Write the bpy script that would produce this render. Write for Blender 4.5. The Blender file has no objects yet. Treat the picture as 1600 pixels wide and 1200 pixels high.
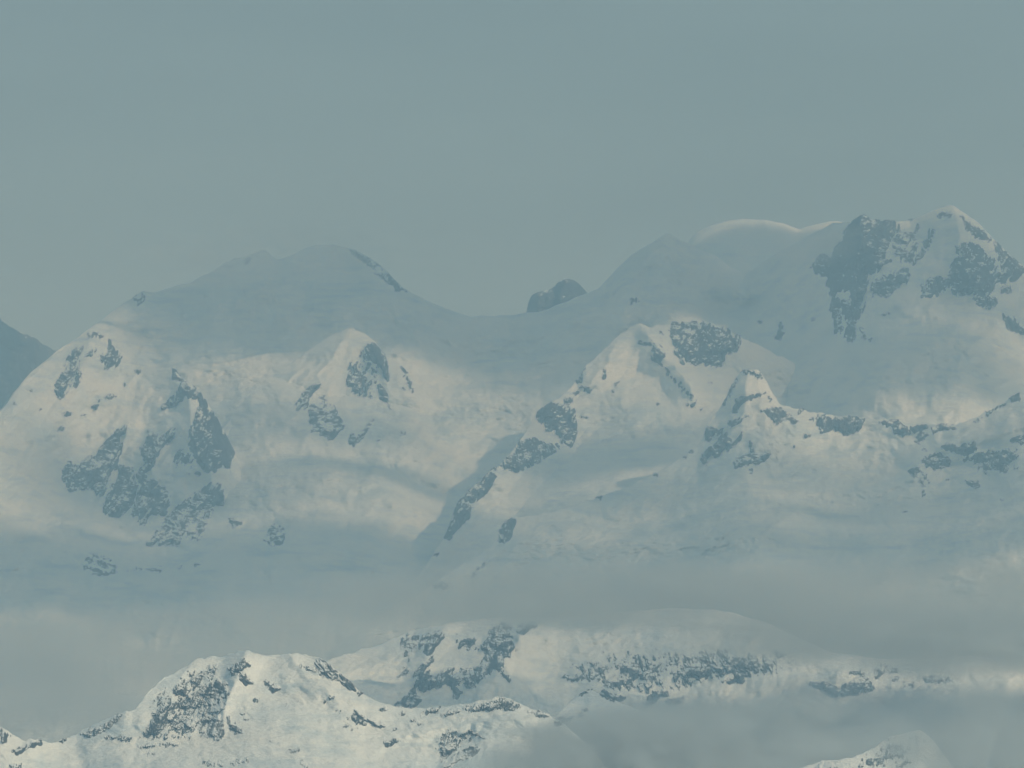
import bpy, math, random
import numpy as np
from mathutils import Vector

# ------------------------------------------------------------------ camera, sky, sun, exposure
SC = bpy.context.scene
COL = SC.collection
HALF = math.radians(4.5)                    # half of the 9 degree telephoto view
K = math.tan(HALF) / 800.0                  # tangent per photo pixel (1600 x 1200)
PITCH = math.atan((1050 - 600) * K)         # level line lies at photo row 1050
CAM_Z = 1500.0

cam_d = bpy.data.cameras.new('camera')
cam_d.sensor_width = 36.0
cam_d.lens = 18.0 / math.tan(HALF)
cam_d.clip_start = 10.0
cam_d.clip_end = 200000.0
cam = bpy.data.objects.new('camera', cam_d)
cam.location = (0, 0, CAM_Z)
cam.rotation_euler = (math.pi / 2 + PITCH, 0, 0)
COL.objects.link(cam)
SC.camera = cam

SUN_EL, SUN_AZ = math.radians(36), math.radians(122)       # azimuth clockwise from +Y (the view direction)
TO_SUN = np.array([math.sin(SUN_AZ) * math.cos(SUN_EL), math.cos(SUN_AZ) * math.cos(SUN_EL), math.sin(SUN_EL)])

world = bpy.data.worlds.new('World')
SC.world = world
world.use_nodes = True
wn, wl = world.node_tree.nodes, world.node_tree.links
wn.clear()
sky = wn.new('ShaderNodeTexSky')
sky.sky_type = 'NISHITA'
sky.sun_disc = False
sky.sun_elevation = SUN_EL
sky.sun_rotation = SUN_AZ
sky.altitude = 1500
sky.air_density = 1.2
sky.dust_density = 3.0
sky.ozone_density = 1.5
veil = wn.new('ShaderNodeMix')                              # high thin cloud veil greys the blue sky
veil.data_type = 'RGBA'
veil.inputs[0].default_value = 0.85
veil.inputs[7].default_value = (1.34, 2.12, 2.52, 1)
bg = wn.new('ShaderNodeBackground')
bg.inputs['Strength'].default_value = 0.10
wo = wn.new('ShaderNodeOutputWorld')
wl.new(sky.outputs[0], veil.inputs[6])
wtc = wn.new('ShaderNodeTexCoord')
wmp = wn.new('ShaderNodeMapping')
wmp.inputs['Scale'].default_value = (7, 7, 34)
wmp.inputs['Rotation'].default_value = (0, math.radians(8), 0)
wns = wn.new('ShaderNodeTexNoise')
wns.inputs['Scale'].default_value = 1.0
wns.inputs['Detail'].default_value = 5
wmr = wn.new('ShaderNodeMapRange')                          # faint streaks in the high cloud
wmr.inputs['From Min'].default_value = 0.3
wmr.inputs['From Max'].default_value = 0.7
wmr.inputs['To Min'].default_value = 0.90
wmr.inputs['To Max'].default_value = 1.10
wsc = wn.new('ShaderNodeVectorMath')
wsc.operation = 'SCALE'
wl.new(wtc.outputs['Generated'], wmp.inputs['Vector'])
wl.new(wmp.outputs[0], wns.inputs['Vector'])
wl.new(wns.outputs['Fac'], wmr.inputs['Value'])
wl.new(veil.outputs[2], wsc.inputs[0])
wl.new(wmr.outputs[0], wsc.inputs['Scale'])
wl.new(wsc.outputs[0], bg.inputs['Color'])
wl.new(bg.outputs[0], wo.inputs['Surface'])

sun_d = bpy.data.lights.new('sun', 'SUN')
sun_d.energy = 2.1
sun_d.angle = math.radians(1.5)
sun_d.color = (1.0, 0.975, 0.74)
sun = bpy.data.objects.new('sun', sun_d)
sun.rotation_euler = Vector(TO_SUN).to_track_quat('Z', 'Y').to_euler()
sun.location = (3000, 4000, 9000)
COL.objects.link(sun)

vs = SC.view_settings
vs.view_transform = 'Standard'
vs.look = 'None'
vs.exposure = 0.04
vs.gamma = 1.0
vs.use_curve_mapping = False
SC.cycles.volume_bounces = 1
SC.cycles.max_bounces = 5
SC.cycles.use_adaptive_sampling = True
SC.cycles.adaptive_threshold = 0.025
SC.cycles.diffuse_bounces = 2

# ------------------------------------------------------------------ helpers
def point(px, py, D):
    """photo pixel and distance north of the camera -> world coordinates"""
    px, py, D = np.asarray(px, float), np.asarray(py, float), np.asarray(D, float)
    a, b = (px - 800) * K, (600 - py) * K
    dy = math.cos(PITCH) - b * math.sin(PITCH)
    dz = math.sin(PITCH) + b * math.cos(PITCH)
    return np.stack([a / dy * D, D + 0 * a, CAM_Z + dz / dy * D], -1)

def _hash(ix, iy, seed):
    h = (ix * 374761393 + iy * 668265263 + seed * 1442695041) & 0xFFFFFFFF
    h = ((h ^ (h >> 13)) * 1274126177) & 0xFFFFFFFF
    return (h ^ (h >> 16)) & 0xFFFFFFFF

_A = np.arange(4096) / 4096.0 * 2 * math.pi
_CS, _SN = np.cos(_A), np.sin(_A)

def noise(x, y, seed=0):
    """gradient noise about -1..1"""
    x, y = np.broadcast_arrays(np.asarray(x, float), np.asarray(y, float))
    x0, y0 = np.floor(x), np.floor(y)
    fx, fy = x - x0, y - y0
    x0, y0 = x0.astype(np.int64), y0.astype(np.int64)
    u, v = fx * fx * fx * (fx * (fx * 6 - 15) + 10), fy * fy * fy * (fy * (fy * 6 - 15) + 10)
    def g(i, j):
        a = _hash(x0 + i, y0 + j, seed) & 4095
        return _CS[a] * (fx - i) + _SN[a] * (fy - j)
    a, b, c, d = g(0, 0), g(1, 0), g(0, 1), g(1, 1)
    return 1.5 * ((a * (1 - u) + b * u) * (1 - v) + (c * (1 - u) + d * u) * v)

def fbm(x, y, seed=0, octaves=4, gain=0.5):
    s, a, t = 0.0, 1.0, 0.0
    for o in range(octaves):
        s = s + a * noise(np.asarray(x) * 2 ** o + 17.3 * o, np.asarray(y) * 2 ** o + 9.1 * o, seed + 31 * o)
        t += a
        a *= gain
    return s / t

def ridged(x, y, seed=0, octaves=4, gain=0.55):
    s, a, t = 0.0, 1.0, 0.0
    for o in range(octaves):
        s = s + a * (1 - 2 * np.abs(noise(np.asarray(x) * 2 ** o + 5.3 * o, np.asarray(y) * 2 ** o + 3.7 * o, seed + 57 * o)))
        t += a
        a *= gain
    return s / t

def seg_dist(px, py, line):
    """distance to a polyline, side (+1 right of its direction on screen), position 0..1 along it"""
    best = np.full(np.shape(px), 1e9)
    side = np.zeros(np.shape(px))
    pos = np.zeros(np.shape(px))
    n = len(line) - 1
    for i in range(n):
        (ax, ay), (bx, by) = line[i], line[i + 1]
        dx, dy = bx - ax, by - ay
        t = np.clip(((px - ax) * dx + (py - ay) * dy) / (dx * dx + dy * dy), 0, 1)
        ex, ey = px - ax - t * dx, py - ay - t * dy
        d = np.hypot(ex, ey)
        m = d < best
        best = np.where(m, d, best)
        side = np.where(m, np.sign(dx * ey - dy * ex), side)
        pos = np.where(m, (i + t) / n, pos)
    return best, side, pos

def signed_dist(px, py, poly):
    """positive inside the polygon"""
    closed = list(poly) + [poly[0]]
    d, _, _ = seg_dist(px, py, closed)
    inside = np.zeros(np.shape(px), bool)
    for (ax, ay), (bx, by) in zip(closed[:-1], closed[1:]):
        if ay == by:
            continue
        cr = ((ay > py) != (by > py)) & (px < (bx - ax) * (py - ay) / (by - ay) + ax)
        inside ^= cr
    return np.where(inside, d, -d)

def mesh_object(name, verts, faces, mat, parent=None, smooth=True):
    me = bpy.data.meshes.new(name)
    verts = np.ascontiguousarray(verts, np.float32).reshape(-1, 3)
    faces = np.ascontiguousarray(faces, np.int32)
    nf, k = faces.shape
    me.vertices.add(len(verts))
    me.vertices.foreach_set('co', verts.ravel())
    me.loops.add(nf * k)
    me.loops.foreach_set('vertex_index', faces.ravel())
    me.polygons.add(nf)
    me.polygons.foreach_set('loop_start', np.arange(nf, dtype=np.int32) * k)
    me.polygons.foreach_set('loop_total', np.full(nf, k, np.int32))
    me.polygons.foreach_set('use_smooth', np.full(nf, smooth))
    me.update(calc_edges=True)
    me.materials.append(mat)
    ob = bpy.data.objects.new(name, me)
    COL.objects.link(ob)
    if parent is not None:
        ob.parent = parent
    return ob

def tag(o, label=None, cat=None, group=None, kind=None):
    for k_, v_ in (('label', label), ('category', cat), ('group', group), ('kind', kind)):
        if v_:
            o[k_] = v_
    return o

# ------------------------------------------------------------------ materials
def nodes_of(name):
    m = bpy.data.materials.new(name)
    m.use_nodes = True
    nt = m.node_tree
    nt.nodes.clear()
    return m, nt.nodes, nt.links

def tex_noise(n, l, coord, scale, detail=6, rough=0.6, vec_scale=None):
    src = coord
    if vec_scale:
        mp = n.new('ShaderNodeMapping')
        mp.inputs['Scale'].default_value = vec_scale
        l.new(coord, mp.inputs['Vector'])
        src = mp.outputs[0]
    t = n.new('ShaderNodeTexNoise')
    t.inputs['Scale'].default_value = scale
    t.inputs['Detail'].default_value = detail
    t.inputs['Roughness'].default_value = rough
    l.new(src, t.inputs['Vector'])
    return t

def ramp(n, l, fac, stops):
    r = n.new('ShaderNodeValToRGB')
    e = r.color_ramp.elements
    e[0].position, e[0].color = stops[0][0], (*stops[0][1], 1)
    e[1].position, e[1].color = stops[-1][0], (*stops[-1][1], 1)
    for p, c in stops[1:-1]:
        x = e.new(p)
        x.color = (*c, 1)
    l.new(fac, r.inputs[0])
    return r

def snow_material():
    m, n, l = nodes_of('snow')
    out = n.new('ShaderNodeOutputMaterial')
    b = n.new('ShaderNodeBsdfPrincipled')
    tc = n.new('ShaderNodeTexCoord')
    big = tex_noise(n, l, tc.outputs['Object'], 0.004, 5, 0.6)
    col = ramp(n, l, big.outputs['Fac'], [(0.3, (0.70, 0.77, 0.82)), (0.5, (0.82, 0.84, 0.85)), (0.7, (0.87, 0.86, 0.84))])
    ice = tex_noise(n, l, tc.outputs['Object'], 0.011, 9, 0.72, (0.55, 0.55, 2.2))              # wind-scoured ice and old crust
    icf = ramp(n, l, ice.outputs['Fac'], [(0.50, (0, 0, 0)), (0.66, (1, 1, 1))])
    mxi = n.new('ShaderNodeMix')
    mxi.data_type = 'RGBA'
    l.new(icf.outputs[0], mxi.inputs[0])
    l.new(col.outputs[0], mxi.inputs[6])
    mxi.inputs[7].default_value = (0.57, 0.65, 0.71, 1)
    l.new(mxi.outputs[2], b.inputs['Base Color'])
    b.inputs['Roughness'].default_value = 0.75
    b.inputs['Specular IOR Level'].default_value = 0.2
    fine = tex_noise(n, l, tc.outputs['Object'], 0.05, 6, 0.65)                              # wind crust
    layers = tex_noise(n, l, tc.outputs['Object'], 0.02, 5, 0.6, (0.35, 0.35, 2.5))           # crevasse and drift bands
    add = n.new('ShaderNodeMath')
    add.operation = 'ADD'
    l.new(fine.outputs['Fac'], add.inputs[0])
    l.new(layers.outputs['Fac'], add.inputs[1])
    bp = n.new('ShaderNodeBump')
    bp.inputs['Strength'].default_value = 0.7
    bp.inputs['Distance'].default_value = 10.0
    l.new(add.outputs[0], bp.inputs['Height'])
    l.new(bp.outputs[0], b.inputs['Normal'])
    l.new(b.outputs[0], out.inputs['Surface'])
    return m

def rock_material(name, snow_from=0.83, tone=1.0):
    m, n, l = nodes_of(name)
    out = n.new('ShaderNodeOutputMaterial')
    b = n.new('ShaderNodeBsdfPrincipled')
    tc = n.new('ShaderNodeTexCoord')
    ge = n.new('ShaderNodeNewGeometry')
    rot = n.new('ShaderNodeMapping')
    rot.inputs['Rotation'].default_value = (0, math.radians(24), 0)
    l.new(tc.outputs['Object'], rot.inputs['Vector'])
    n1 = tex_noise(n, l, rot.outputs[0], 0.03, 8, 0.68, (1.8, 1.0, 0.4))                        # steep ribs and seams
    rk = ramp(n, l, n1.outputs['Fac'], [(0.32, (0.036 * tone, 0.040 * tone, 0.048 * tone)), (0.55, (0.062 * tone, 0.066 * tone, 0.074 * tone)),
                                        (0.68, (0.17 * tone, 0.17 * tone, 0.175 * tone))])
    sep = n.new('ShaderNodeSeparateXYZ')
    l.new(ge.outputs['Normal'], sep.inputs[0])
    n2 = tex_noise(n, l, rot.outputs[0], 0.02, 8, 0.66, (2.2, 1.0, 0.4))
    ma = n.new('ShaderNodeMath')
    ma.operation = 'MULTIPLY_ADD'
    l.new(n2.outputs['Fac'], ma.inputs[0])
    ma.inputs[1].default_value = 1.6
    l.new(sep.outputs['Z'], ma.inputs[2])
    mr = n.new('ShaderNodeMapRange')                           # snow lodged on the flatter ledges
    mr.inputs['From Min'].default_value = snow_from + 0.80
    mr.inputs['From Max'].default_value = snow_from + 0.90
    l.new(ma.outputs[0], mr.inputs['Value'])
    mx = n.new('ShaderNodeMix')
    mx.data_type = 'RGBA'
    l.new(mr.outputs[0], mx.inputs[0])
    l.new(rk.outputs[0], mx.inputs[6])
    mx.inputs[7].default_value = (0.8, 0.82, 0.84, 1)
    l.new(mx.outputs[2], b.inputs['Base Color'])
    b.inputs['Roughness'].default_value = 0.9
    b.inputs['Specular IOR Level'].default_value = 0.15
    bp = n.new('ShaderNodeBump')
    bp.inputs['Strength'].default_value = 0.8
    bp.inputs['Distance'].default_value = 8.0
    l.new(n1.outputs['Fac'], bp.inputs['Height'])
    l.new(bp.outputs[0], b.inputs['Normal'])
    l.new(b.outputs[0], out.inputs['Surface'])
    return m

def volume_material(name, color, density, aniso=0.4, absorb=False):
    m, n, l = nodes_of(name)
    out = n.new('ShaderNodeOutputMaterial')
    v = n.new('ShaderNodeVolumePrincipled')
    v.inputs['Color'].default_value = (*color, 1)
    v.inputs['Density'].default_value = density
    v.inputs['Anisotropy'].default_value = aniso
    if not absorb:
        v.inputs['Absorption Color'].default_value = (1, 1, 1, 1)
    l.new(v.outputs[0], out.inputs['Volume'])
    return m

SNOW = snow_material()
ROCK = rock_material('rock')
ROCK_FAR = rock_material('rock_far', 0.95)
ROCK_NEAR = rock_material('rock_near', 0.74, 1.0)

# ------------------------------------------------------------------ terrain: one real slope per mountain
LAYERS = {}

class Mountain:
    def __init__(s, name, label, crest, run, bumps=(), crest_noise=(2.0, 18.0), relief=(14.0, 5.0, 12.0), bottom=1010, step=2.5, back=60, seed=1, mat=None, fade=25.0, flow=None):
        s.name, s.label = name, label
        c = np.array(crest, float)
        s.x, s.y, s.d = c[:, 0], c[:, 1], c[:, 2]
        s.run = np.array(run, float)
        s.bumps, s.cn, s.relief, s.bottom, s.step, s.back, s.seed = bumps, crest_noise, relief, bottom, step, back, seed
        s.mat = mat or SNOW
        s.fade, s.flow = fade, flow
        LAYERS[name] = s
        s.table()

    def crest_row(s, px):
        return np.interp(px, s.tx, s.ty)

    def base_row(s, px, py):
        n_, w_ = np.interp(px, s.tx, s.tn), np.interp(px, s.tx, s.tw)
        k = np.exp(-np.maximum(py - n_, 0) / 55.0)
        cd = np.interp(px, s.tx, s.dn) * k + np.interp(px, s.tx, s.dw) * (1 - k)
        return n_ * k + w_ * (1 - k), cd

    def table(s):
        xs = np.arange(s.x[0] - 20, s.x[-1] + 20, 0.5)
        s.tx, s.ty = xs, s.trace(xs)
        def blur(v, w):                                        # ridge line smoothed: its teeth die out down the slope
            o = np.linspace(-w, w, 25)
            g = np.exp(-(o / w * 1.6) ** 2)
            return sum(a * np.interp(xs + d, s.x, v) for a, d in zip(g, o)) / g.sum()
        s.tn, s.tw = blur(s.y, 6), blur(s.y, 130)
        s.dn, s.dw = blur(s.d, 20), blur(s.d, 130)

    def trace(s, xs):
        # smooth the traced polyline a little, then add the small teeth of the ridge
        y = (np.interp(xs - 3, s.x, s.y) + 2 * np.interp(xs, s.x, s.y) + np.interp(xs + 3, s.x, s.y)) / 4
        return y + s.cn[0] * fbm(xs / s.cn[1], 0 * xs + s.seed * 3.7, s.seed, 5, 0.6)

    def depth(s, px, py):
        px, py = np.broadcast_arrays(np.asarray(px, float), np.asarray(py, float))
        c, cd = s.base_row(px, py)
        dr = np.maximum(py - c, 0)
        fade = np.clip(dr / s.fade, 0, 1)
        D = cd - np.interp(dr, s.run[:, 0], s.run[:, 1])
        a1, a2, a3 = s.relief
        wx = px + 16 * fbm(px / 70, py / 70, s.seed + 61, 3)
        wy = py + 16 * fbm(px / 70 + 31, py / 70, s.seed + 67, 3)
        D = D - fade * a1 * 4.5 * fbm(wx / 130, wy / 110, s.seed + 11, 5, 0.5)
        D = D - fade * a3 * 1.5 * (ridged(wx / 60 + wy / 170, wy / 120, s.seed + 23, 4, 0.5) + 0.3) * np.clip(0.35 + 1.6 * fbm(px / 160, py / 130, s.seed + 29, 2), 0, 1)
        D = D - fade * a2 * 1.3 * fbm(wx / 24, wy / 11, s.seed + 41, 4, 0.6)
        if s.flow:                                              # flow bands, flutes and runnels
            an, amp, across, along = s.flow
            ca, sa = math.cos(math.radians(an)), math.sin(math.radians(an))
            u, v = wx * ca - wy * sa, wx * sa + wy * ca
            D = D - fade * amp * (ridged(u / along, v / across, s.seed + 91, 3, 0.55) + 0.6 * fbm(u / along * 2.5, v / across * 2.5, s.seed + 97, 2)) * np.clip(0.6 + 1.4 * fbm(px / 90, py / 70, s.seed + 99, 2), 0.1, 1.4)
        for b in s.bumps:
            if b[0] == 'ice':                                   # icefall: broken steps across the glacier
                _, (mx, my), (rx, ry), h = b
                e = np.exp(-(((px - mx) / rx) ** 2 + ((py - my) / ry) ** 2) ** 1.5)
                D = D - 1.7 * h * e * (ridged(wx / 34, wy / 6.5, s.seed + 83, 3, 0.6) + 0.5 * fbm(wx / 7, wy / 4, s.seed + 89, 2))
        for b in s.bumps:
            if b[0] == 'ridge':
                _, line, h, wl_, wr_ = b[:5]
                d, sd, t = seg_dist(wx, wy, line)
                w = np.where(sd > 0, wr_, wl_) * (1 + 0.3 * fbm(px / 40, py / 40, s.seed + 71, 2))
                f = np.clip(1 - d / w, 0, 1)
                D = D - h * f ** 1.6 * (0.35 + 0.65 * np.clip(dr / 12, 0, 1)) * np.clip((1 - t) * 3, 0, 1)
            elif b[0] == 'mound':
                _, (mx, my), (rx, ry), h = b[:4]
                D = D - h * np.exp(-(((px - mx) / rx) ** 2 + ((py - my) / ry) ** 2)) * np.clip(dr / 70, 0, 1)
        return D

    def build(s):
        x = np.arange(s.x[0], s.x[-1] + s.step, s.step)
        c = s.crest_row(x)
        vis = min(s.bottom, 1000) if s.y.min() < 900 else s.bottom
        t = np.linspace(0, 1, int((vis - s.y.min()) / s.step))
        PY = c[None, :] + t[:, None] * np.maximum(vis - c, 20)[None, :]
        if s.bottom > vis:                                     # foot of the slope, down in the mist
            more = np.linspace(0, 1, 14)[1:]
            PY = np.concatenate([PY, PY[-1][None, :] + more[:, None] * (s.bottom - vis)], 0)
        PX = np.broadcast_to(x, PY.shape)
        P = point(PX, PY, s.depth(PX, PY))
        # far side of the ridge, falling away behind the crest
        top = P[0]
        rows = []
        for i in range(7, 0, -1):
            q = top.copy()
            q[:, 1] += s.back * i ** 1.5 + 12 * noise(x / 20, i * 1.3 + 0 * x, s.seed + 77)
            q[:, 2] -= s.back * 0.75 * i ** 1.6
            rows.append(q)
        P = np.concatenate([np.array(rows), P], 0)
        nr, nc = P.shape[:2]
        i = np.arange(nr * nc).reshape(nr, nc)
        F = np.stack([i[:-1, :-1], i[1:, :-1], i[1:, 1:], i[:-1, 1:]], -1).reshape(-1, 4)
        s.ob = mesh_object(s.name, P, F, s.mat)
        tag(s.ob, s.label, 'mountain', kind='structure')
        return s.ob

# ---- ground sheet under everything
gx = np.linspace(-60000, 60000, 60)
gy = np.linspace(-15000, 120000, 60)
GX, GY = np.meshgrid(gx, gy)
G = np.stack([GX, GY, 880 + 15 * fbm(GX / 9000, GY / 9000, 5)], -1)
gi = np.arange(3600).reshape(60, 60)
GF = np.stack([gi[:-1, :-1], gi[:-1, 1:], gi[1:, 1:], gi[1:, :-1]], -1).reshape(-1, 4)
tag(mesh_object('ground', G, GF, SNOW), 'snowy valley floor below the mountains', 'ground', kind='structure')

Mountain('far_mountain', 'hazy blue mountain shoulder at the far left edge behind the snow slopes',
         [(-160, 430, 26500), (-60, 462, 26500), (-20, 485, 26300), (0, 498, 26200), (20, 514, 26000), (40, 520, 26000), (57, 529, 26000), (72, 540, 26000), (88, 548, 26000), (115, 570, 26000), (150, 610, 26000), (200, 680, 26000)],
         [(0, 0), (100, 260), (300, 900)], crest_noise=(6, 14), relief=(16, 16, 30), fade=6, bottom=800, step=3, seed=3, mat=ROCK_FAR)
Mountain('snow_dome', 'pale rounded snow dome with a lit rim behind the right hand ridge',
         [(980, 470, 23000), (1050, 410, 23000), (1075, 379, 23000), (1086, 365, 23000), (1110, 352, 23000), (1135, 345, 23000), (1160, 342, 23000), (1200, 343, 23000), (1230, 351, 23000), (1248, 358, 23000), (1275, 350, 23000), (1300, 345, 23000), (1330, 348, 23000), (1380, 360, 23000), (1450, 400, 23000)],
         [(0, 0), (6, 120), (14, 220), (40, 420), (120, 900), (300, 1800)], crest_noise=(2.4, 26), relief=(20, 10, 14), fade=8, bottom=560, step=3, seed=5)
Mountain('nunatak', 'small dark rock tower peeping over the snow saddle',
         [(800, 520, 22600), (822, 492, 22600), (826, 468, 22600), (836, 457, 22600), (850, 454, 22600), (864, 450, 22600), (872, 441, 22600), (884, 434, 22600), (899, 438, 22600), (911, 450, 22600), (920, 462, 22600), (940, 480, 22600), (980, 520, 22600)],
         [(0, 0), (40, 60), (120, 240)], crest_noise=(3, 6), relief=(12, 26, 50), bumps=[('ridge', [(838, 455), (846, 500)], 50, 20, 18), ('ridge', [(884, 432), (872, 500)], 60, 24, 30)], bottom=580, step=2, seed=7, mat=ROCK_FAR, fade=4)

Mountain('main_massif', 'broad snowy massif with rounded dome, low saddle and craggy right summit',
         [(-160, 760, 18600), (-60, 690, 18900), (0, 640, 19300), (45, 585, 19700), (88, 548, 20000), (120, 528, 20200), (150, 506, 20400), (190, 476, 20600), (222, 456, 20800), (240, 458, 20900), (300, 440, 21000), (342, 418, 21000), (352, 411, 21000),
          (400, 394, 21000), (415, 392, 21000), (435, 406, 21050), (460, 397, 21100), (490, 383, 21100), (520, 383, 21100), (545, 388, 21050), (570, 398, 21000), (600, 420, 20900), (632, 454, 20800), (660, 466, 20800), (700, 483, 20800), (735, 495, 20800), (800, 492, 20800),
          (850, 485, 20800), (915, 459, 20800), (935, 450, 20800), (960, 424, 20800), (990, 396, 20800), (1020, 378, 20800), (1043, 363, 20800), (1075, 381, 20900), (1110, 396, 20950), (1140, 415, 21000), (1165, 428, 21000), (1210, 397, 20800), (1250, 375, 20700),
          (1300, 349, 20500), (1330, 346, 20300), (1348, 335, 20150), (1362, 344, 20100), (1400, 346, 20100), (1425, 344, 20100), (1450, 331, 20100), (1474, 323, 20100), (1490, 320, 20100), (1504, 330, 20100), (1530, 350, 20100), (1560, 380, 20100), (1590, 409, 20100), (1640, 440, 20100), (1760, 500, 20100)],
         [(0, 0), (15, 55), (50, 220), (120, 520), (200, 1000), (300, 1600), (450, 2700), (600, 3600), (800, 4600)],
         bumps=[('ridge', [(1345, 335), (1335, 400), (1330, 460), (1320, 520)], 130, 60, 90),
                ('ridge', [(1490, 320), (1500, 380), (1530, 440), (1550, 480)], 160, 110, 70),
                ('ridge', [(1043, 363), (1000, 420), (985, 470), (960, 520)], 90, 60, 120),
                ('ridge', [(222, 456), (232, 500), (240, 540)], 70, 50, 90),
                ('ridge', [(490, 383), (450, 430), (380, 480)], 60, 90, 90),
                ('ridge', [(600, 420), (560, 450), (540, 500)], 40, 80, 60),
                ('mound', (1150, 480), (70, 40), -160), ('mound', (760, 560), (130, 70), -150), ('mound', (400, 620), (120, 60), 60), ('mound', (1480, 860), (300, 190), -800), ('ice', (760, 645), (130, 32), 14), ('ice', (370, 580), (110, 22), 12), ('ice', (780, 540), (100, 22), 7), ('ice', (1450, 560), (160, 30), 7), ('ice', (600, 745), (200, 24), 6)],
         crest_noise=(3.6, 24), relief=(34, 14, 30), flow=(6, 11, 17, 150), bottom=1180, step=2.5, seed=9)
Mountain('left_spur', 'craggy snow spur with long dark rock ribs at the left',
         [(-160, 740, 18300), (-60, 690, 18500), (0, 645, 18800), (30, 604, 19000), (60, 576, 19200), (88, 552, 19400), (110, 537, 19500), (130, 521, 19600), (145, 514, 19650), (160, 517, 19650), (185, 546, 19600), (205, 562, 19550), (240, 574, 19500), (270, 576, 19450),
          (284, 590, 19400), (298, 600, 19350), (315, 616, 19300), (335, 646, 19250), (355, 682, 19330), (368, 708, 19350), (385, 765, 19050), (420, 835, 18800), (480, 920, 18500), (560, 1000, 18200)],
         [(0, 0), (30, 90), (100, 260), (200, 520), (300, 900), (420, 1700), (520, 2400), (700, 3400)],
         bumps=[('ridge', [(145, 514), (130, 570), (100, 640), (40, 740)], 90, 60, 60),
                ('ridge', [(290, 598), (300, 680), (330, 760), (270, 850)], 120, 60, 40),
                ('ridge', [(195, 660), (170, 740), (180, 800)], 70, 40, 50),
                ('ridge', [(260, 670), (235, 740), (225, 810)], 60, 40, 50)],
         crest_noise=(6, 16), relief=(22, 12, 26), flow=(48, 13, 15, 110), bottom=1180, seed=13)
Mountain('central_knob', 'snowy rocky knob rising from the glacier at centre left',
         [(340, 680, 19600), (400, 606, 19980), (440, 577, 20080), (470, 556, 20140), (490, 541, 20180), (510, 527, 20200), (545, 512, 20220), (568, 519, 20220), (585, 533, 20200), (600, 554, 20160), (625, 571, 20120), (645, 592, 20080), (672, 622, 20060), (705, 660, 20000), (740, 720, 19850)],
         [(0, 0), (20, 60), (60, 150), (120, 300), (200, 560), (300, 900), (360, 1100)],
         bumps=[('ridge', [(545, 512), (530, 540), (500, 590), (480, 640)], 60, 50, 40), ('ridge', [(575, 522), (600, 570), (610, 640)], 50, 50, 40)],
         crest_noise=(4, 18), relief=(18, 10, 20), flow=(50, 9, 14, 90), bottom=860, seed=17)
Mountain('right_peak', 'sharp bright snow peak with a long dark rock rib falling to the left',
         [(600, 960, 17900), (660, 890, 18100), (696, 838, 18300), (712, 790, 18500), (745, 755, 18650), (785, 722, 18800), (812, 690, 18950), (841, 641, 19150), (868, 626, 19250), (905, 590, 19400), (915, 570, 19450), (940, 550, 19500), (965, 525, 19600), (990, 508, 19650), (1000, 505, 19650),
          (1015, 511, 19650), (1050, 504, 19700), (1100, 503, 19700), (1135, 512, 19700), (1160, 529, 19720), (1200, 547, 19740), (1260, 575, 19760), (1340, 650, 19600)],
         [(0, 0), (20, 50), (60, 150), (110, 330), (200, 900), (300, 1500), (420, 2100), (640, 3000)],
         bumps=[('ridge', [(1000, 505), (1040, 560), (1085, 605), (1120, 640)], 110, 60, 45), ('ridge', [(965, 525), (935, 580), (920, 620)], 40, 40, 40), ('mound', (1010, 690), (110, 45), -120), ('ice', (1230, 590), (110, 24), 9)],
         crest_noise=(5, 14), relief=(17, 10, 16), flow=(14, 9, 15, 130), bottom=1120, seed=19)
Mountain('lower_right_ridge', 'snow ridge with a rounded rocky knob above the lower right glacier',
         [(520, 1010, 17300), (620, 945, 17400), (660, 925, 17450), (700, 898, 17500), (760, 858, 17600), (788, 816, 17750), (803, 808, 17800), (850, 803, 17850), (900, 789, 17900), (950, 772, 18000), (1000, 752, 18050), (1050, 725, 18150), (1090, 698, 18250), (1105, 665, 18300), (1130, 630, 18350),
          (1145, 598, 18400), (1158, 581, 18400), (1172, 577, 18400), (1186, 579, 18400), (1196, 592, 18380), (1206, 612, 18350), (1218, 632, 18350), (1250, 639, 18350), (1300, 649, 18350), (1350, 653, 18350), (1400, 657, 18300), (1450, 662, 18250), (1490, 664, 18200), (1520, 655, 18200), (1560, 634, 18200), (1592, 614, 18200), (1640, 600, 18200), (1760, 570, 18200)],
         [(0, 0), (25, 50), (70, 170), (140, 520), (220, 1000), (320, 1500), (420, 1950), (600, 2700)],
         bumps=[('ridge', [(1172, 577), (1160, 640), (1120, 700)], 80, 40, 60), ('ridge', [(1190, 600), (1190, 660), (1180, 720)], 50, 40, 40),
                ('ridge', [(1760, 640), (1600, 668), (1520, 684), (1470, 698), (1435, 725), (1415, 760), (1380, 810)], 110, 70, 45), ('ridge', [(1090, 855), (1180, 840), (1250, 800), (1330, 760)], 60, 60, 30), ('mound', (960, 850), (120, 40), 60), ('mound', (1300, 760), (120, 50), -60), ('ice', (1130, 850), (110, 24), 12), ('ice', (1280, 785), (110, 28), 12), ('ice', (930, 860), (140, 22), 8)],
         crest_noise=(5, 14), relief=(20, 12, 16), flow=(24, 11, 14, 120), bottom=1160, seed=23)
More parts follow.
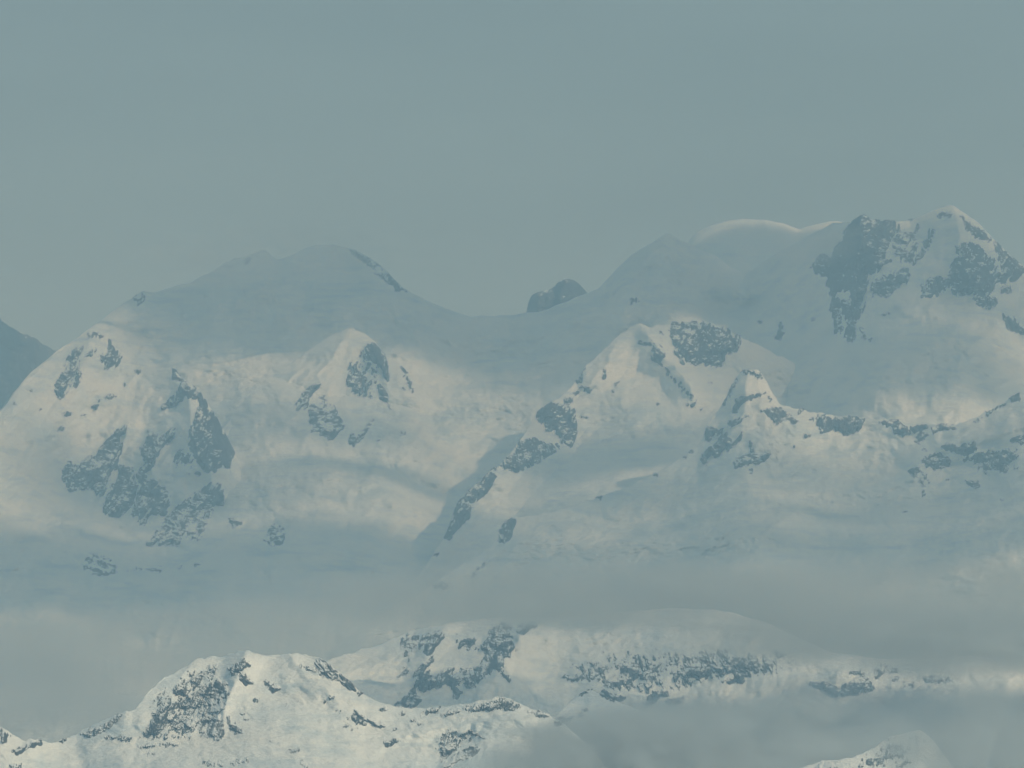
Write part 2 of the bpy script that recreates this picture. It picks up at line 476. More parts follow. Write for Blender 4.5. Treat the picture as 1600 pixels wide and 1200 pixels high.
Mountain('middle_ridge', 'long middle ridge with broken rock bands rising from the mist',
         [(-160, 1090, 12800), (300, 1085, 12900), (430, 1060, 13000), (480, 1042, 13100), (540, 1022, 13200), (600, 1004, 13300), (640, 986, 13400), (700, 974, 13400), (780, 963, 13400), (830, 966, 13400), (880, 966, 13450), (960, 956, 13500), (1060, 950, 13500), (1140, 955, 13500), (1200, 974, 13450), (1250, 998, 13400),
          (1300, 1019, 13350), (1370, 1029, 13300), (1450, 1029, 13300), (1510, 1025, 13300), (1600, 1030, 13300), (1760, 1040, 13300)],
         [(0, 0), (30, 110), (80, 230), (150, 420), (250, 800)],
         bumps=[('ridge', [(830, 966), (800, 1010), (770, 1060), (700, 1090)], 60, 50, 40), ('ridge', [(690, 980), (670, 1030), (640, 1100)], 50, 40, 50), ('mound', (860, 1060), (40, 60), -60), ('ridge', [(1190, 980), (1130, 1040), (1000, 1060)], 30, 50, 30)],
         crest_noise=(4.5, 16), relief=(14, 7, 14), flow=(35, 7, 12, 70), bottom=1230, seed=31)
Mountain('small_ridge', 'small pale ridge top just breaking through the mist at lower centre',
         [(760, 1190, 10900), (830, 1140, 11000), (868, 1118, 11100), (895, 1092, 11200), (921, 1077, 11250), (950, 1090, 11200), (1000, 1110, 11150), (1060, 1128, 11050), (1130, 1160, 10900), (1200, 1200, 10700)],
         [(0, 0), (40, 110), (150, 420)], crest_noise=(2.5, 14), relief=(5, 3, 5), bottom=1250, step=3, seed=37)
Mountain('foreground_ridge', 'bright sunlit foreground ridge with a rocky snow peak at lower left',
         [(-160, 1100, 8900), (-20, 1128, 8900), (5, 1137, 8900), (20, 1147, 8900), (37, 1158, 8900), (48, 1155, 8900), (66, 1158, 8950), (92, 1160, 9000), (120, 1146, 9050), (150, 1130, 9050), (175, 1119, 9050), (198, 1109, 9050), (206, 1112, 9040), (212, 1108, 9050), (225, 1090, 9100), (240, 1073, 9150), (260, 1057, 9200), (280, 1046, 9250), (308, 1029, 9300), (330, 1025, 9300),
          (345, 1026, 9300), (372, 1018, 9300), (384, 1015, 9300), (405, 1023, 9300), (435, 1024, 9300), (460, 1020, 9300), (480, 1024, 9300), (500, 1029, 9280), (515, 1038, 9260), (540, 1060, 9240), (570, 1087, 9220), (600, 1100, 9200), (645, 1107, 9200), (690, 1105, 9200), (740, 1097, 9200), (775, 1090, 9200), (798, 1092, 9200), (830, 1108, 9180),
          (855, 1116, 9150), (880, 1130, 9120), (920, 1165, 9050), (980, 1240, 8950)],
         [(0, 0), (20, 40), (60, 130), (110, 280), (160, 470), (220, 700)],
         bumps=[('ridge', [(384, 1015), (365, 1060), (350, 1110), (345, 1160)], 45, 40, 30), ('ridge', [(300, 1035), (270, 1090), (225, 1150)], 25, 30, 40),
                ('ridge', [(440, 1024), (500, 1070), (560, 1110), (640, 1150)], 22, 40, 30), ('mound', (450, 1085), (40, 25), -30), ('ridge', [(855, 1116), (760, 1130), (640, 1140), (560, 1190)], 22, 16, 50)],
         crest_noise=(4.5, 14), relief=(9, 2.6, 6), flow=(-35, 4, 16, 110), bottom=1270, step=2.0, back=30, seed=41)
Mountain('mist_spur', 'bright snow spur emerging from the mist at the bottom right',
         [(1100, 1260, 8800), (1200, 1212, 8850), (1285, 1190, 8900), (1330, 1184, 8900), (1365, 1168, 8950), (1390, 1152, 9000), (1415, 1145, 9000), (1438, 1140, 9000), (1458, 1156, 9000), (1490, 1200, 8980), (1540, 1260, 8900)],
         [(0, 0), (40, 90), (150, 380)], crest_noise=(2.5, 14), relief=(4, 2.5, 4), bottom=1290, step=2.5, back=30, seed=43)
for m_ in LAYERS.values():
    m_.build()

# ------------------------------------------------------------------ rock outcrops: crags that break through the snow
def visible_depth(lay, px, py):
    D = lay.depth(px, py)
    for o in LAYERS.values():
        if o is lay:
            continue
        if px.max() < o.x[0] or px.min() > o.x[-1] or py.max() < o.y.min() - 6:
            continue
        inx = (px >= o.x[0]) & (px <= o.x[-1]) & (py <= o.bottom)
        ok = inx & (py >= o.crest_row(px))
        if ok.any():
            D = D.copy()
            D[ok] = np.minimum(D[ok], o.depth(px[ok], py[ok]))
    return D

ROCK_COUNT = [0]
def rock(layer, poly, fill=2.0, streak=0.35, grain=8.0, rough=7.0, jut=1.0, mat=None, label=None, sparse=False, step=1.25):
    """layer: mountain it belongs to; poly: outline in photo pixels; fill: how solid; streak: lean of the ribs; grain: size of the breaks"""
    ROCK_COUNT[0] += 1
    seed = 1000 + ROCK_COUNT[0] * 13
    lay = LAYERS[layer]
    q = np.array(poly, float)
    pad = 5
    x0, y0 = q.min(0) - pad
    x1, y1 = q.max(0) + pad
    xs, ys = np.arange(x0, x1 + step, step), np.arange(y0, y1 + step, step)
    PX, PY = np.meshgrid(xs, ys)
    sd = signed_dist(PX, PY, poly)
    if sparse and fill < -2:                                 # scattered teeth of rock, densest in the middle of the field
        grain = grain * 1.25
        f = np.clip(sd, -12, 16) * 0.35 + fill + (1.0 if lay.d.mean() < 14000 else 0.2) + 6 * fbm(PX / 32, PY / 26, seed + 1, 2)
    else:
        f = np.clip(sd, -12, 12) * 0.9 + fill * 0.8 + (1.8 if lay.d.mean() < 14000 else 0.9)
    f = f + rough * 0.8 * fbm(PX / grain, PY / grain, seed, 4, 0.55)
    f = f + rough * 1.0 * fbm((PX + PY * streak) / (grain * 0.7), (PY - PX * streak * 0.5) / (grain * 2.6), seed + 3, 3, 0.5)
    if len(poly) > 9 and not sparse:                         # snow-filled gullies cutting down through the face
        gx_ = PX + PY * streak + 6 * fbm(PX / 20, PY / 20, seed + 15, 2)
        gl = ridged(gx_ / 24, PY / 75, seed + 17, 2, 0.6)
        f = f - np.clip((gl - 0.74) * 40, 0, 16)
    f = np.where(sd < -5, np.minimum(f, -3), f)
    crag = ridged((PX + PY * streak) / 17.0, PY / 40.0, seed + 5, 4, 0.5)
    D = visible_depth(lay, PX, PY)
    c = lay.crest_row(PX)
    over = c - PY                                           # rows above the ridge line
    D = D + np.clip(over, 0, 40) * 2.0
    scale = np.clip(D / 20000.0, 0.75, 1.3)
    off = scale * (np.clip(f, -6, 9) * 1.5 * jut + np.clip(f, 0, 5) / 5 * (crag * 14 + 4 * fbm(PX / 5, PY / 5, seed + 9, 2)) * jut)
    P = point(PX, PY, D - off)
    keep = np.zeros(f.shape, bool)
    keep[f > -2.2] = True
    keep &= over < 2.5
    fk = keep[:-1, :-1] & keep[1:, :-1] & keep[1:, 1:] & keep[:-1, 1:]
    if not fk.any():
        return None
    idx = np.arange(f.size).reshape(f.shape)
    F = np.stack([idx[:-1, :-1], idx[1:, :-1], idx[1:, 1:], idx[:-1, 1:]], -1)[fk]
    used = np.unique(F)
    remap = np.full(f.size, -1)
    remap[used] = np.arange(len(used))
    ob = mesh_object('rock_patches' if sparse else 'rock_outcrop', P.reshape(-1, 3)[used], remap[F], mat or ROCK, lay.ob, smooth=False)
    if sparse:
        ob['kind'] = 'stuff'
    if label:
        ob['label'] = label
    return ob

def spot(layer, x, y, r, lean=0.5, **k):
    """small outcrop of about radius r"""
    rnd = random.Random(int(x * 7 + y * 13))
    poly = []
    for i in range(8):
        a = i / 8 * 2 * math.pi
        rr = r * rnd.uniform(0.7, 1.3)
        poly.append((x + rr * math.cos(a) * 1.25 - lean * rr * math.sin(a) * 0.6, y + rr * math.sin(a) * 0.85))
    k.setdefault('fill', -1.2)
    k.setdefault('rough', 4.5)
    k.setdefault('grain', 4)
    k.setdefault('sparse', r < 5)
    return rock(layer, poly, **k)

def strip(layer, pts, w, **k):
    """thin rib of rock along a line"""
    up, dn = [], []
    for i, (x, y) in enumerate(pts):
        a, b = pts[max(i - 1, 0)], pts[min(i + 1, len(pts) - 1)]
        tx, ty = b[0] - a[0], b[1] - a[1]
        L = math.hypot(tx, ty)
        ww = 0.75 * w * (1.0 if 0 < i < len(pts) - 1 else 0.5)
        up.append((x - ty / L * ww, y + tx / L * ww))
        dn.append((x + ty / L * ww, y - tx / L * ww))
    k.setdefault('fill', 0.2)
    k.setdefault('rough', 6)
    k.setdefault('grain', 5)
    return rock(layer, up + dn[::-1], **k)

A, B, C_, D_, E, G_ = 'main_massif', 'left_spur', 'central_knob', 'right_peak', 'lower_right_ridge', 'lower_right_ridge'
M, S, F_, T = 'middle_ridge', 'small_ridge', 'foreground_ridge', 'mist_spur'

# left spur
rock(B, [(129, 541), (122, 560), (117, 585), (105, 605), (97, 621), (89, 617), (88, 602), (97, 590), (105, 565), (115, 550)], streak=0.7)
rock(B, [(170, 532), (175, 542), (182, 550), (189, 560), (184, 570), (172, 570), (165, 575), (162, 562), (160, 557), (170, 550)])
strip(B, [(134, 556), (142, 552), (150, 548)], 2.5, sparse=True)
strip(B, [(124, 575), (122, 590), (118, 605)], 3, sparse=True)
strip(B, [(138, 524), (150, 522), (160, 526)], 2, sparse=True)
for x, y, r in [(217, 580, 4), (196, 601, 2.5), (172, 620, 5), (148, 636, 5), (105, 647, 4.5), (131, 648, 2), (155, 625, 2.5), (22, 632, 3), (48, 610, 3), (95, 671, 4), (63, 640, 2)]:
    spot(B, x, y, r)
rock(B, [(272, 576), (284, 592), (272, 591)], rough=3)
rock(B, [(287, 597), (298, 602), (308, 614), (322, 622), (332, 642), (342, 662), (355, 684), (363, 696), (364, 706), (357, 728), (345, 727), (335, 735), (322, 735), (312, 722), (305, 710), (300, 700), (296, 690), (298, 675), (305, 660), (310, 640), (312, 625), (303, 620), (290, 618), (275, 630), (255, 637), (262, 625), (280, 612)], fill=2.8, rough=7)
rock(B, [(195, 666), (190, 685), (186, 707), (184, 727), (172, 737), (160, 770), (154, 772), (150, 762), (120, 762), (110, 765), (101, 750), (100, 737), (109, 724), (111, 732), (125, 727), (140, 714), (152, 717), (160, 700), (175, 682)], streak=0.5, fill=3.5)
rock(B, [(190, 730), (205, 735), (208, 755), (212, 758), (205, 785), (195, 797), (185, 805), (172, 804), (164, 800), (167, 782), (175, 765), (185, 745)], streak=0.5, fill=3.5)
rock(B, [(232, 675), (245, 682), (260, 682), (271, 669), (269, 682), (252, 700), (242, 717), (232, 735), (226, 737), (225, 715), (217, 700), (226, 690)], streak=0.6, fill=1.8)
rock(B, [(240, 752), (260, 767), (265, 785), (257, 802), (240, 805), (232, 797), (227, 817), (219, 819), (220, 802), (207, 805), (215, 780), (225, 755)], streak=0.5, fill=1.4, rough=7)
rock(B, [(325, 757), (345, 760), (347, 787), (332, 790), (325, 817), (310, 842), (297, 840), (287, 832), (277, 850), (260, 851), (245, 849), (232, 850), (244, 832), (265, 807), (282, 790), (300, 777), (315, 765)], streak=0.5, fill=2.8, rough=7)
rock(B, [(268, 700), (300, 705), (320, 735), (312, 742), (290, 735), (270, 725)], fill=-3.5, rough=6, sparse=True, grain=7)
rock(B, [(195, 735), (225, 720), (240, 755), (225, 800), (205, 800), (212, 765)], fill=-3.5, rough=7, streak=0.5, sparse=True, grain=7)
rock(B, [(357, 808), (375, 811), (377, 817), (362, 827)], fill=0, rough=4)
rock(B, [(140, 866), (160, 871), (179, 882), (180, 892), (167, 897), (147, 896), (134, 887)], fill=3, rough=4)
strip(B, [(199, 891), (210, 889), (220, 890)], 3, sparse=True)
strip(B, [(230, 890), (242, 888), (253, 891)], 4, fill=0.3, sparse=True)
spot(B, 281, 886, 4); spot(B, 307, 881, 4)
rock(A, [(430, 820), (443, 830), (440, 848), (425, 850), (415, 843), (420, 830)], fill=2, rough=4)
# dome
rock(A, [(545, 388), (562, 394), (590, 412), (615, 436), (634, 455), (625, 456), (600, 438), (575, 415), (555, 400)], fill=-1.0, rough=6, sparse=True)
rock(A, [(346, 414), (400, 395), (430, 402), (440, 410), (400, 405), (352, 424)], fill=-3.5, rough=5, sparse=True)
rock(A, [(205, 464), (224, 456), (228, 470), (215, 476)], fill=-2, rough=5, sparse=True)
# central knob
rock(C_, [(585, 535), (595, 545), (600, 562), (607, 577), (606, 595), (597, 582), (587, 567), (575, 560), (567, 547)], fill=0.2, streak=-0.4)
rock(C_, [(547, 570), (560, 567), (562, 582), (575, 594), (585, 595), (575, 607), (579, 620), (562, 620), (552, 610), (540, 597), (545, 585)], fill=0.5)
rock(C_, [(592, 602), (600, 610), (604, 622), (597, 625)], rough=3)
strip(C_, [(602, 622), (606, 630), (611, 638)], 1.5, sparse=True)
rock(C_, [(630, 569), (640, 577), (634, 581), (628, 575)], rough=2)
strip(C_, [(632, 585), (638, 596), (645, 612)], 2, sparse=True)
rock(C_, [(505, 620), (520, 637), (535, 665), (525, 680), (515, 686), (502, 677), (495, 670), (487, 672), (485, 635)], fill=1.5, streak=0.6)
rock(C_, [(500, 600), (490, 615), (477, 635), (467, 642), (462, 635), (472, 615), (485, 602)], fill=-0.8, streak=0.6)
rock(C_, [(550, 676), (560, 680), (570, 670), (582, 655), (580, 662), (565, 684), (554, 696), (545, 692)], fill=1, rough=3)
rock(C_, [(560, 545), (590, 560), (600, 600), (575, 590), (555, 570)], fill=-4, sparse=True, grain=7)
spot(C_, 630, 677, 4); spot(C_, 592, 687, 2.5); spot(C_, 630, 607, 2.5)
# right peak and its rib
rock(D_, [(850, 627), (867, 630), (880, 635), (895, 640), (900, 670), (892, 695), (882, 694), (875, 682), (867, 670), (855, 670), (850, 660), (841, 655), (844, 635)], fill=3, rough=6)
rock(D_, [(812, 692), (835, 687), (850, 695), (874, 697), (870, 701), (840, 720), (810, 734), (790, 733), (784, 726), (795, 716), (810, 710), (810, 697)], fill=3, rough=6, streak=-0.4)
rock(D_, [(768, 741), (772, 745), (763, 762), (755, 772), (738, 785), (732, 781), (713, 784), (715, 777), (733, 768), (748, 752)], fill=3, rough=5)
rock(D_, [(727, 789), (735, 793), (730, 810), (717, 821), (702, 841), (696, 839), (702, 812), (712, 793)], fill=3, rough=5, streak=0.5)
spot(D_, 772, 733, 4); spot(D_, 886, 626, 6, fill=0.5); spot(D_, 913, 652, 4); spot(D_, 900, 614, 4); spot(D_, 1028, 631, 3); spot(D_, 682, 866, 3.5); spot(D_, 672, 868, 3)
strip(D_, [(913, 573), (908, 586), (904, 597)], 3, sparse=True)
strip(D_, [(906, 605), (915, 608), (926, 612)], 3, fill=0.5, sparse=True)
strip(D_, [(944, 580), (943, 592)], 3, sparse=True); strip(D_, [(966, 595), (957, 612)], 2.5, sparse=True)
rock(D_, [(1050, 506), (1075, 505), (1105, 505), (1117, 513), (1135, 514), (1157, 529), (1157, 536), (1147, 550), (1131, 552), (1127, 571), (1110, 571), (1097, 567), (1082, 570), (1070, 562), (1060, 550), (1050, 535), (1047, 517)], fill=0.8, rough=7, label='dark rock wall streaked with snow beside the bright peak')
rock(D_, [(1012, 512), (1030, 516), (1052, 535), (1075, 568), (1065, 570), (1040, 540)], fill=-3, sparse=True, streak=-0.8)
rock(D_, [(1000, 535), (1018, 530), (1035, 548), (1047, 580), (1035, 582), (1015, 565)], fill=-2.5, sparse=True, streak=-0.8)
strip(D_, [(1040, 582), (1060, 600), (1082, 622)], 3, fill=-1, sparse=True)
rock(D_, [(1075, 630), (1095, 628), (1110, 640), (1090, 648)], fill=-3.5, sparse=True)
spot(D_, 1110, 598, 2)
rock(A, [(1220, 503), (1224, 520), (1217, 532), (1212, 528), (1217, 515)], fill=0.5, rough=3)
rock(A, [(982, 462), (1004, 458), (1006, 475), (985, 474)], fill=-2.5, rough=5, sparse=True)
# right summit
rock(A, [(1347, 336), (1360, 346), (1380, 345), (1407, 349), (1397, 365), (1380, 397), (1390, 407), (1372, 422), (1355, 427), (1352, 462), (1345, 494), (1335, 497), (1327, 480), (1330, 455), (1312, 455), (1300, 460), (1294, 447), (1296, 435), (1290, 425), (1296, 410), (1300, 400), (1305, 387), (1315, 380), (1320, 362), (1332, 350)], fill=1.5, rough=7, mat=ROCK_FAR, label='large dark cliff below the right hand summit ridge')
rock(A, [(1296, 434), (1275, 430), (1269, 420), (1272, 402), (1287, 396), (1302, 402)], fill=-1.5, rough=7, grain=6)
rock(A, [(1300, 460), (1310, 470), (1312, 485), (1317, 512), (1307, 524), (1302, 507), (1300, 490)], fill=0)
rock(A, [(1312, 468), (1330, 470), (1340, 498), (1325, 505), (1315, 490)], fill=-1.5, sparse=True)
rock(A, [(1325, 505), (1337, 502), (1335, 525), (1332, 535), (1320, 527)], fill=0.6, rough=4)
strip(A, [(1347, 512), (1351, 528), (1360, 531)], 3, sparse=True)
rock(A, [(1360, 442), (1375, 435), (1395, 425), (1420, 417), (1420, 440), (1400, 452), (1385, 465), (1362, 462)], fill=-1.0, rough=6)
rock(A, [(1395, 372), (1410, 372), (1408, 384), (1395, 390)], fill=-0.5, rough=5)
strip(A, [(1456, 360), (1450, 377), (1440, 396), (1428, 412)], 4, fill=0.5)
strip(A, [(1432, 378), (1425, 392), (1416, 408)], 4, fill=-0.5)
strip(A, [(1425, 338), (1420, 350)], 4, fill=-0.5, sparse=True)
rock(A, [(1495, 386), (1520, 380), (1532, 390), (1550, 405), (1562, 425), (1550, 450), (1545, 460), (1557, 472), (1547, 480), (1532, 477), (1522, 467), (1512, 455), (1495, 462), (1485, 455), (1487, 440), (1477, 450), (1462, 462), (1440, 462), (1440, 450), (1450, 435), (1482, 435), (1490, 420), (1485, 412), (1497, 405)], fill=1.2, rough=7)
rock(A, [(1555, 375), (1570, 393), (1590, 410), (1602, 422), (1597, 429), (1582, 440), (1560, 445), (1550, 440), (1565, 420), (1560, 400)], fill=-0.3, rough=6)
rock(A, [(1502, 335), (1515, 350), (1542, 365), (1549, 376), (1525, 372), (1510, 357)], fill=-0.8, rough=6)
rock(A, [(1450, 333), (1475, 325), (1490, 340), (1470, 355), (1460, 345)], fill=-3, rough=6, sparse=True)
rock(A, [(1567, 447), (1577, 447), (1580, 457), (1565, 457)], fill=0, rough=4)
rock(A, [(1567, 490), (1582, 497), (1602, 517), (1602, 523), (1585, 520), (1572, 510)], fill=-0.8, rough=4)
rock(A, [(1400, 355), (1440, 350), (1450, 380), (1420, 420), (1390, 400)], fill=-4, rough=7, sparse=True)
spot(A, 1383, 490, 4); spot(A, 1271, 499, 3); spot(A, 1188, 503, 3)
# lower right ridge
rock(E, [(1150, 623), (1165, 621), (1187, 616), (1186, 619), (1169, 625), (1157, 631), (1150, 644), (1146, 644)], fill=0.8, rough=3)
rock(E, [(1138, 657), (1150, 655), (1167, 650), (1154, 661), (1139, 668)], fill=-0.2, rough=4)
rock(E, [(1101, 666), (1120, 670), (1112, 681), (1105, 688), (1101, 683)], fill=1, rough=4)
rock(E, [(1122, 672), (1133, 670), (1135, 689), (1150, 685), (1159, 677), (1156, 687), (1142, 700), (1129, 707), (1118, 715), (1114, 709), (1109, 713), (1103, 724), (1097, 724), (1097, 713), (1111, 698), (1122, 689)], fill=0.6, streak=0.6, rough=5)
rock(E, [(1150, 715), (1169, 711), (1187, 711), (1199, 706), (1203, 711), (1199, 717), (1182, 726), (1174, 739), (1171, 728), (1150, 730), (1147, 722)], fill=0.2, rough=4)
rock(E, [(1189, 642), (1206, 638), (1225, 640), (1232, 649), (1247, 659), (1242, 661), (1229, 653), (1214, 661), (1204, 651)], fill=0.6, rough=5)
strip(E, [(1159, 582), (1172, 580), (1185, 585), (1191, 591)], 3, sparse=True)
strip(E, [(1150, 592), (1140, 610), (1130, 632)], 2.5, sparse=True, fill=0.4)
strip(E, [(1195, 615), (1204, 624)], 3, sparse=True)
strip(E, [(1248, 645), (1252, 638), (1262, 637)], 2, sparse=True)
strip(E, [(1170, 690), (1175, 705)], 2.5, sparse=True)
spot(E, 1080, 705, 4); spot(E, 1025, 742, 3); spot(E, 936, 777, 4); spot(E, 1072, 714, 2.5); spot(E, 1241, 697, 2)
rock(E, [(1278, 648), (1294, 653), (1307, 653), (1318, 654), (1337, 653), (1355, 656), (1348, 664), (1337, 675), (1318, 679), (1302, 668), (1283, 675), (1277, 664)], fill=1, rough=5)
rock(E, [(1375, 660), (1401, 658), (1416, 668), (1422, 677), (1412, 680), (1399, 677), (1394, 667)], fill=0.8, rough=4)
rock(E, [(1423, 668), (1447, 664), (1449, 668), (1427, 677)], fill=0.5, rough=3)
rock(E, [(1440, 675), (1449, 679), (1438, 692), (1430, 690)], fill=0.8, rough=3)
rock(E, [(1456, 668), (1469, 664), (1486, 666), (1493, 670), (1469, 671), (1458, 677)], fill=0.5, rough=4)
rock(E, [(1578, 622), (1591, 615), (1593, 624), (1582, 628)], fill=0.2, rough=3)
strip(E, [(1525, 660), (1545, 645), (1570, 630)], 2, fill=-0.5, sparse=True)
spot(E, 1268, 655, 3); spot(E, 1262, 680, 4, fill=-0.5)
rock(E, [(795, 806), (805, 815), (801, 827), (797, 842), (786, 847), (779, 846), (783, 828), (790, 818)], fill=0.6, rough=4)
rock(E, [(677, 914), (690, 911), (703, 915), (695, 920), (680, 918)], fill=0, rough=4)
rock(E, [(735, 880), (765, 872), (757, 905), (740, 915)], fill=-4.5, rough=7, sparse=True)
# rocky buttress
rock(G_, [(1440, 718), (1453, 712), (1469, 708), (1482, 718), (1480, 727), (1464, 733), (1449, 729)], fill=0.8, rough=5)
rock(G_, [(1471, 699), (1482, 694), (1497, 699), (1508, 693), (1523, 692), (1526, 701), (1512, 710), (1495, 707)], fill=0.4, rough=5)
rock(G_, [(1508, 712), (1534, 707), (1556, 703), (1585, 701), (1591, 718), (1576, 723), (1574, 736), (1561, 740), (1541, 725), (1523, 723)], fill=-1.4, rough=7, grain=7)
rock(G_, [(1420, 735), (1436, 729), (1432, 745), (1425, 743)], fill=0, rough=4)
strip(G_, [(1436, 735), (1446, 745), (1453, 752)], 2.5, fill=-0.3, sparse=True)
strip(G_, [(1438, 748), (1444, 762), (1443, 774)], 2.5, fill=0, sparse=True)
rock(G_, [(1510, 751), (1528, 751), (1530, 760), (1519, 762)], fill=0, rough=4)
rock(G_, [(1578, 688), (1602, 676), (1604, 694)], fill=0, rough=5)
rock(G_, [(1500, 705), (1595, 700), (1600, 740), (1540, 745), (1500, 725)], fill=-5, rough=8, sparse=True, grain=6)
spot(G_, 1414, 799, 3); spot(G_, 1482, 749, 2); spot(G_, 1565, 780, 2.5); spot(G_, 1446, 702, 3); spot(G_, 1504, 776, 2)
# middle ridge
rock(M, [(760, 995), (770, 985), (782, 977), (797, 972), (800, 982), (792, 985), (800, 994), (790, 997), (804, 1012), (797, 1025), (785, 1022), (786, 1037), (780, 1045), (770, 1045), (760, 1057), (750, 1060), (745, 1070), (732, 1072), (722, 1065), (707, 1072), (692, 1070), (675, 1075), (662, 1080), (655, 1072), (662, 1057), (672, 1050), (685, 1052), (700, 1047), (720, 1045), (740, 1047), (755, 1032), (762, 1022), (755, 1012), (755, 1002)], fill=0.8, rough=7)
rock(M, [(810, 987), (812, 975), (825, 970), (837, 977), (825, 982), (817, 989)], fill=1, rough=4)
rock(M, [(665, 1007), (685, 987), (695, 995), (680, 1010), (672, 1022), (665, 1020)], fill=0.5, rough=5, streak=0.7)
rock(M, [(675, 1027), (677, 1035), (665, 1047), (657, 1060), (650, 1075), (645, 1090), (637, 1105), (620, 1102), (635, 1090), (647, 1075), (655, 1057), (647, 1055), (660, 1040)], fill=0.4, rough=5, streak=0.7)
rock(M, [(647, 1087), (657, 1092), (650, 1105), (642, 1105)], fill=0.5, rough=3)
rock(M, [(630, 1002), (652, 995), (650, 1010), (635, 1009)], fill=-0.8, rough=4)
rock(M, [(622, 1057), (637, 1045), (635, 1055)], fill=0, rough=3)
rock(M, [(707, 1073), (720, 1082), (712, 1090)], fill=0.5, rough=3)
strip(M, [(781, 1046), (788, 1054), (796, 1063)], 2.2, sparse=True)
rock(M, [(700, 990), (745, 985), (755, 1020), (705, 1020)], fill=-4.5, rough=7, grain=6, sparse=True)
rock(M, [(620, 985), (700, 975), (690, 1000), (620, 1060)], fill=-5.5, rough=7, grain=6, sparse=True)
rock(M, [(940, 1065), (955, 1060), (975, 1055), (975, 1040), (1000, 1040), (997, 1052), (985, 1065), (970, 1072), (947, 1070)], fill=0.2, rough=6)
strip(M, [(882, 1058), (897, 1061), (915, 1057)], 3, fill=0, sparse=True)
rock(M, [(942, 1079), (957, 1087), (975, 1090), (972, 1096), (955, 1091)], fill=0.5, rough=4)
rock(M, [(1002, 1060), (1005, 1050), (1017, 1045), (1032, 1037), (1025, 1047), (1007, 1062)], fill=-0.3, rough=5)
rock(M, [(1047, 1052), (1075, 1050), (1090, 1042), (1110, 1045), (1105, 1057), (1085, 1057)], fill=0, rough=5)
rock(M, [(1122, 1017), (1140, 1022), (1152, 1025), (1165, 1032), (1175, 1027), (1186, 1037), (1185, 1045), (1165, 1047), (1150, 1047), (1132, 1052), (1115, 1050), (1117, 1042), (1137, 1037), (1125, 1027)], fill=-0.4, rough=6, streak=-0.6)
rock(M, [(1147, 1050), (1162, 1060), (1160, 1067), (1130, 1065), (1147, 1061)], fill=0.3, rough=4)
rock(M, [(1002, 1107), (1010, 1095), (1022, 1082), (1040, 1080), (1042, 1085), (1027, 1090), (1017, 1100)], fill=0.8, rough=4)
rock(M, [(1042, 1095), (1065, 1090), (1065, 1095), (1045, 1101)], fill=0.5, rough=4)
rock(M, [(1212, 1017), (1225, 1022), (1215, 1030)], fill=-0.2, rough=4)
rock(M, [(880, 1025), (1000, 1010), (1200, 1015), (1290, 1035), (1200, 1060), (1000, 1090), (900, 1070)], fill=-6.5, rough=8, grain=7, sparse=True, streak=-0.3)
rock(M, [(1090, 1020), (1190, 1015), (1200, 1050), (1080, 1060)], fill=-5.5, rough=8, grain=7, sparse=True, streak=-0.6)
rock(M, [(1267, 1069), (1289, 1069), (1302, 1075), (1313, 1079), (1322, 1070), (1337, 1063), (1348, 1063), (1359, 1077), (1342, 1083), (1302, 1086), (1289, 1076)], fill=2, rough=3)
rock(M, [(1368, 1046), (1377, 1038), (1384, 1040), (1383, 1048), (1370, 1058)], fill=1, rough=3)
strip(M, [(1330, 1051), (1344, 1051), (1355, 1063), (1363, 1076)], 2, sparse=True)
rock(M, [(1445, 1059), (1460, 1058), (1482, 1058), (1484, 1062), (1469, 1065), (1447, 1065)], fill=0.8, rough=4)
strip(M, [(1388, 1049), (1401, 1048)], 3, sparse=True)
rock(M, [(1392, 1062), (1430, 1062), (1432, 1078), (1395, 1075)], fill=-3, rough=6, sparse=True)
# small ridge
strip(S, [(907, 1084), (914, 1079), (922, 1075)], 3, fill=0.6)
strip(S, [(936, 1080), (950, 1088), (960, 1092)], 3, fill=0.6, sparse=True)
rock(S, [(867, 1127), (880, 1119), (895, 1118), (882, 1128), (870, 1132)], fill=0.8, rough=3)
spot(S, 908, 1117, 3); spot(S, 915, 1108, 2.5)
# foreground ridge
N_ = dict(mat=ROCK_NEAR, jut=0.8)
rock(F_, [(21, 1175), (37, 1165), (47, 1156), (62, 1157), (66, 1162), (50, 1166), (37, 1171), (27, 1179)], fill=0.4, rough=4, **N_)
rock(F_, [(127, 1147), (140, 1140), (160, 1135), (175, 1124), (190, 1116), (180, 1128), (160, 1142), (142, 1152), (135, 1151)], fill=-0.6, rough=5, **N_)
rock(F_, [(0, 1140), (15, 1148), (10, 1158), (0, 1160)], fill=-1.2, rough=5, sparse=True, **N_)
spot(F_, 98, 1157, 4, **N_)
strip(F_, [(167, 1152), (185, 1153), (203, 1156)], 2, fill=0, sparse=True, **N_)
rock(F_, [(340, 1062), (355, 1070), (360, 1080), (350, 1092), (347, 1107), (337, 1120), (325, 1110), (327, 1092), (325, 1075)], fill=-0.2, rough=6, grain=7, **N_)
rock(F_, [(327, 1120), (345, 1117), (347, 1132), (350, 1152), (335, 1155), (322, 1147), (325, 1132)], fill=0, rough=6, grain=7, **N_)
rock(F_, [(282, 1125), (300, 1120), (320, 1117), (322, 1125), (312, 1135), (300, 1142), (285, 1137)], fill=0.2, rough=6, grain=7, **N_)
rock(F_, [(240, 1115), (265, 1107), (282, 1115), (270, 1130), (250, 1140), (240, 1150), (225, 1150), (232, 1135)], fill=-1, rough=7, grain=7, **N_)
rock(F_, [(275, 1075), (285, 1067), (295, 1077), (290, 1087), (275, 1082)], fill=0, rough=5, grain=6, **N_)
rock(F_, [(305, 1060), (312, 1060), (312, 1070), (302, 1072)], fill=0, rough=4, grain=6, **N_)
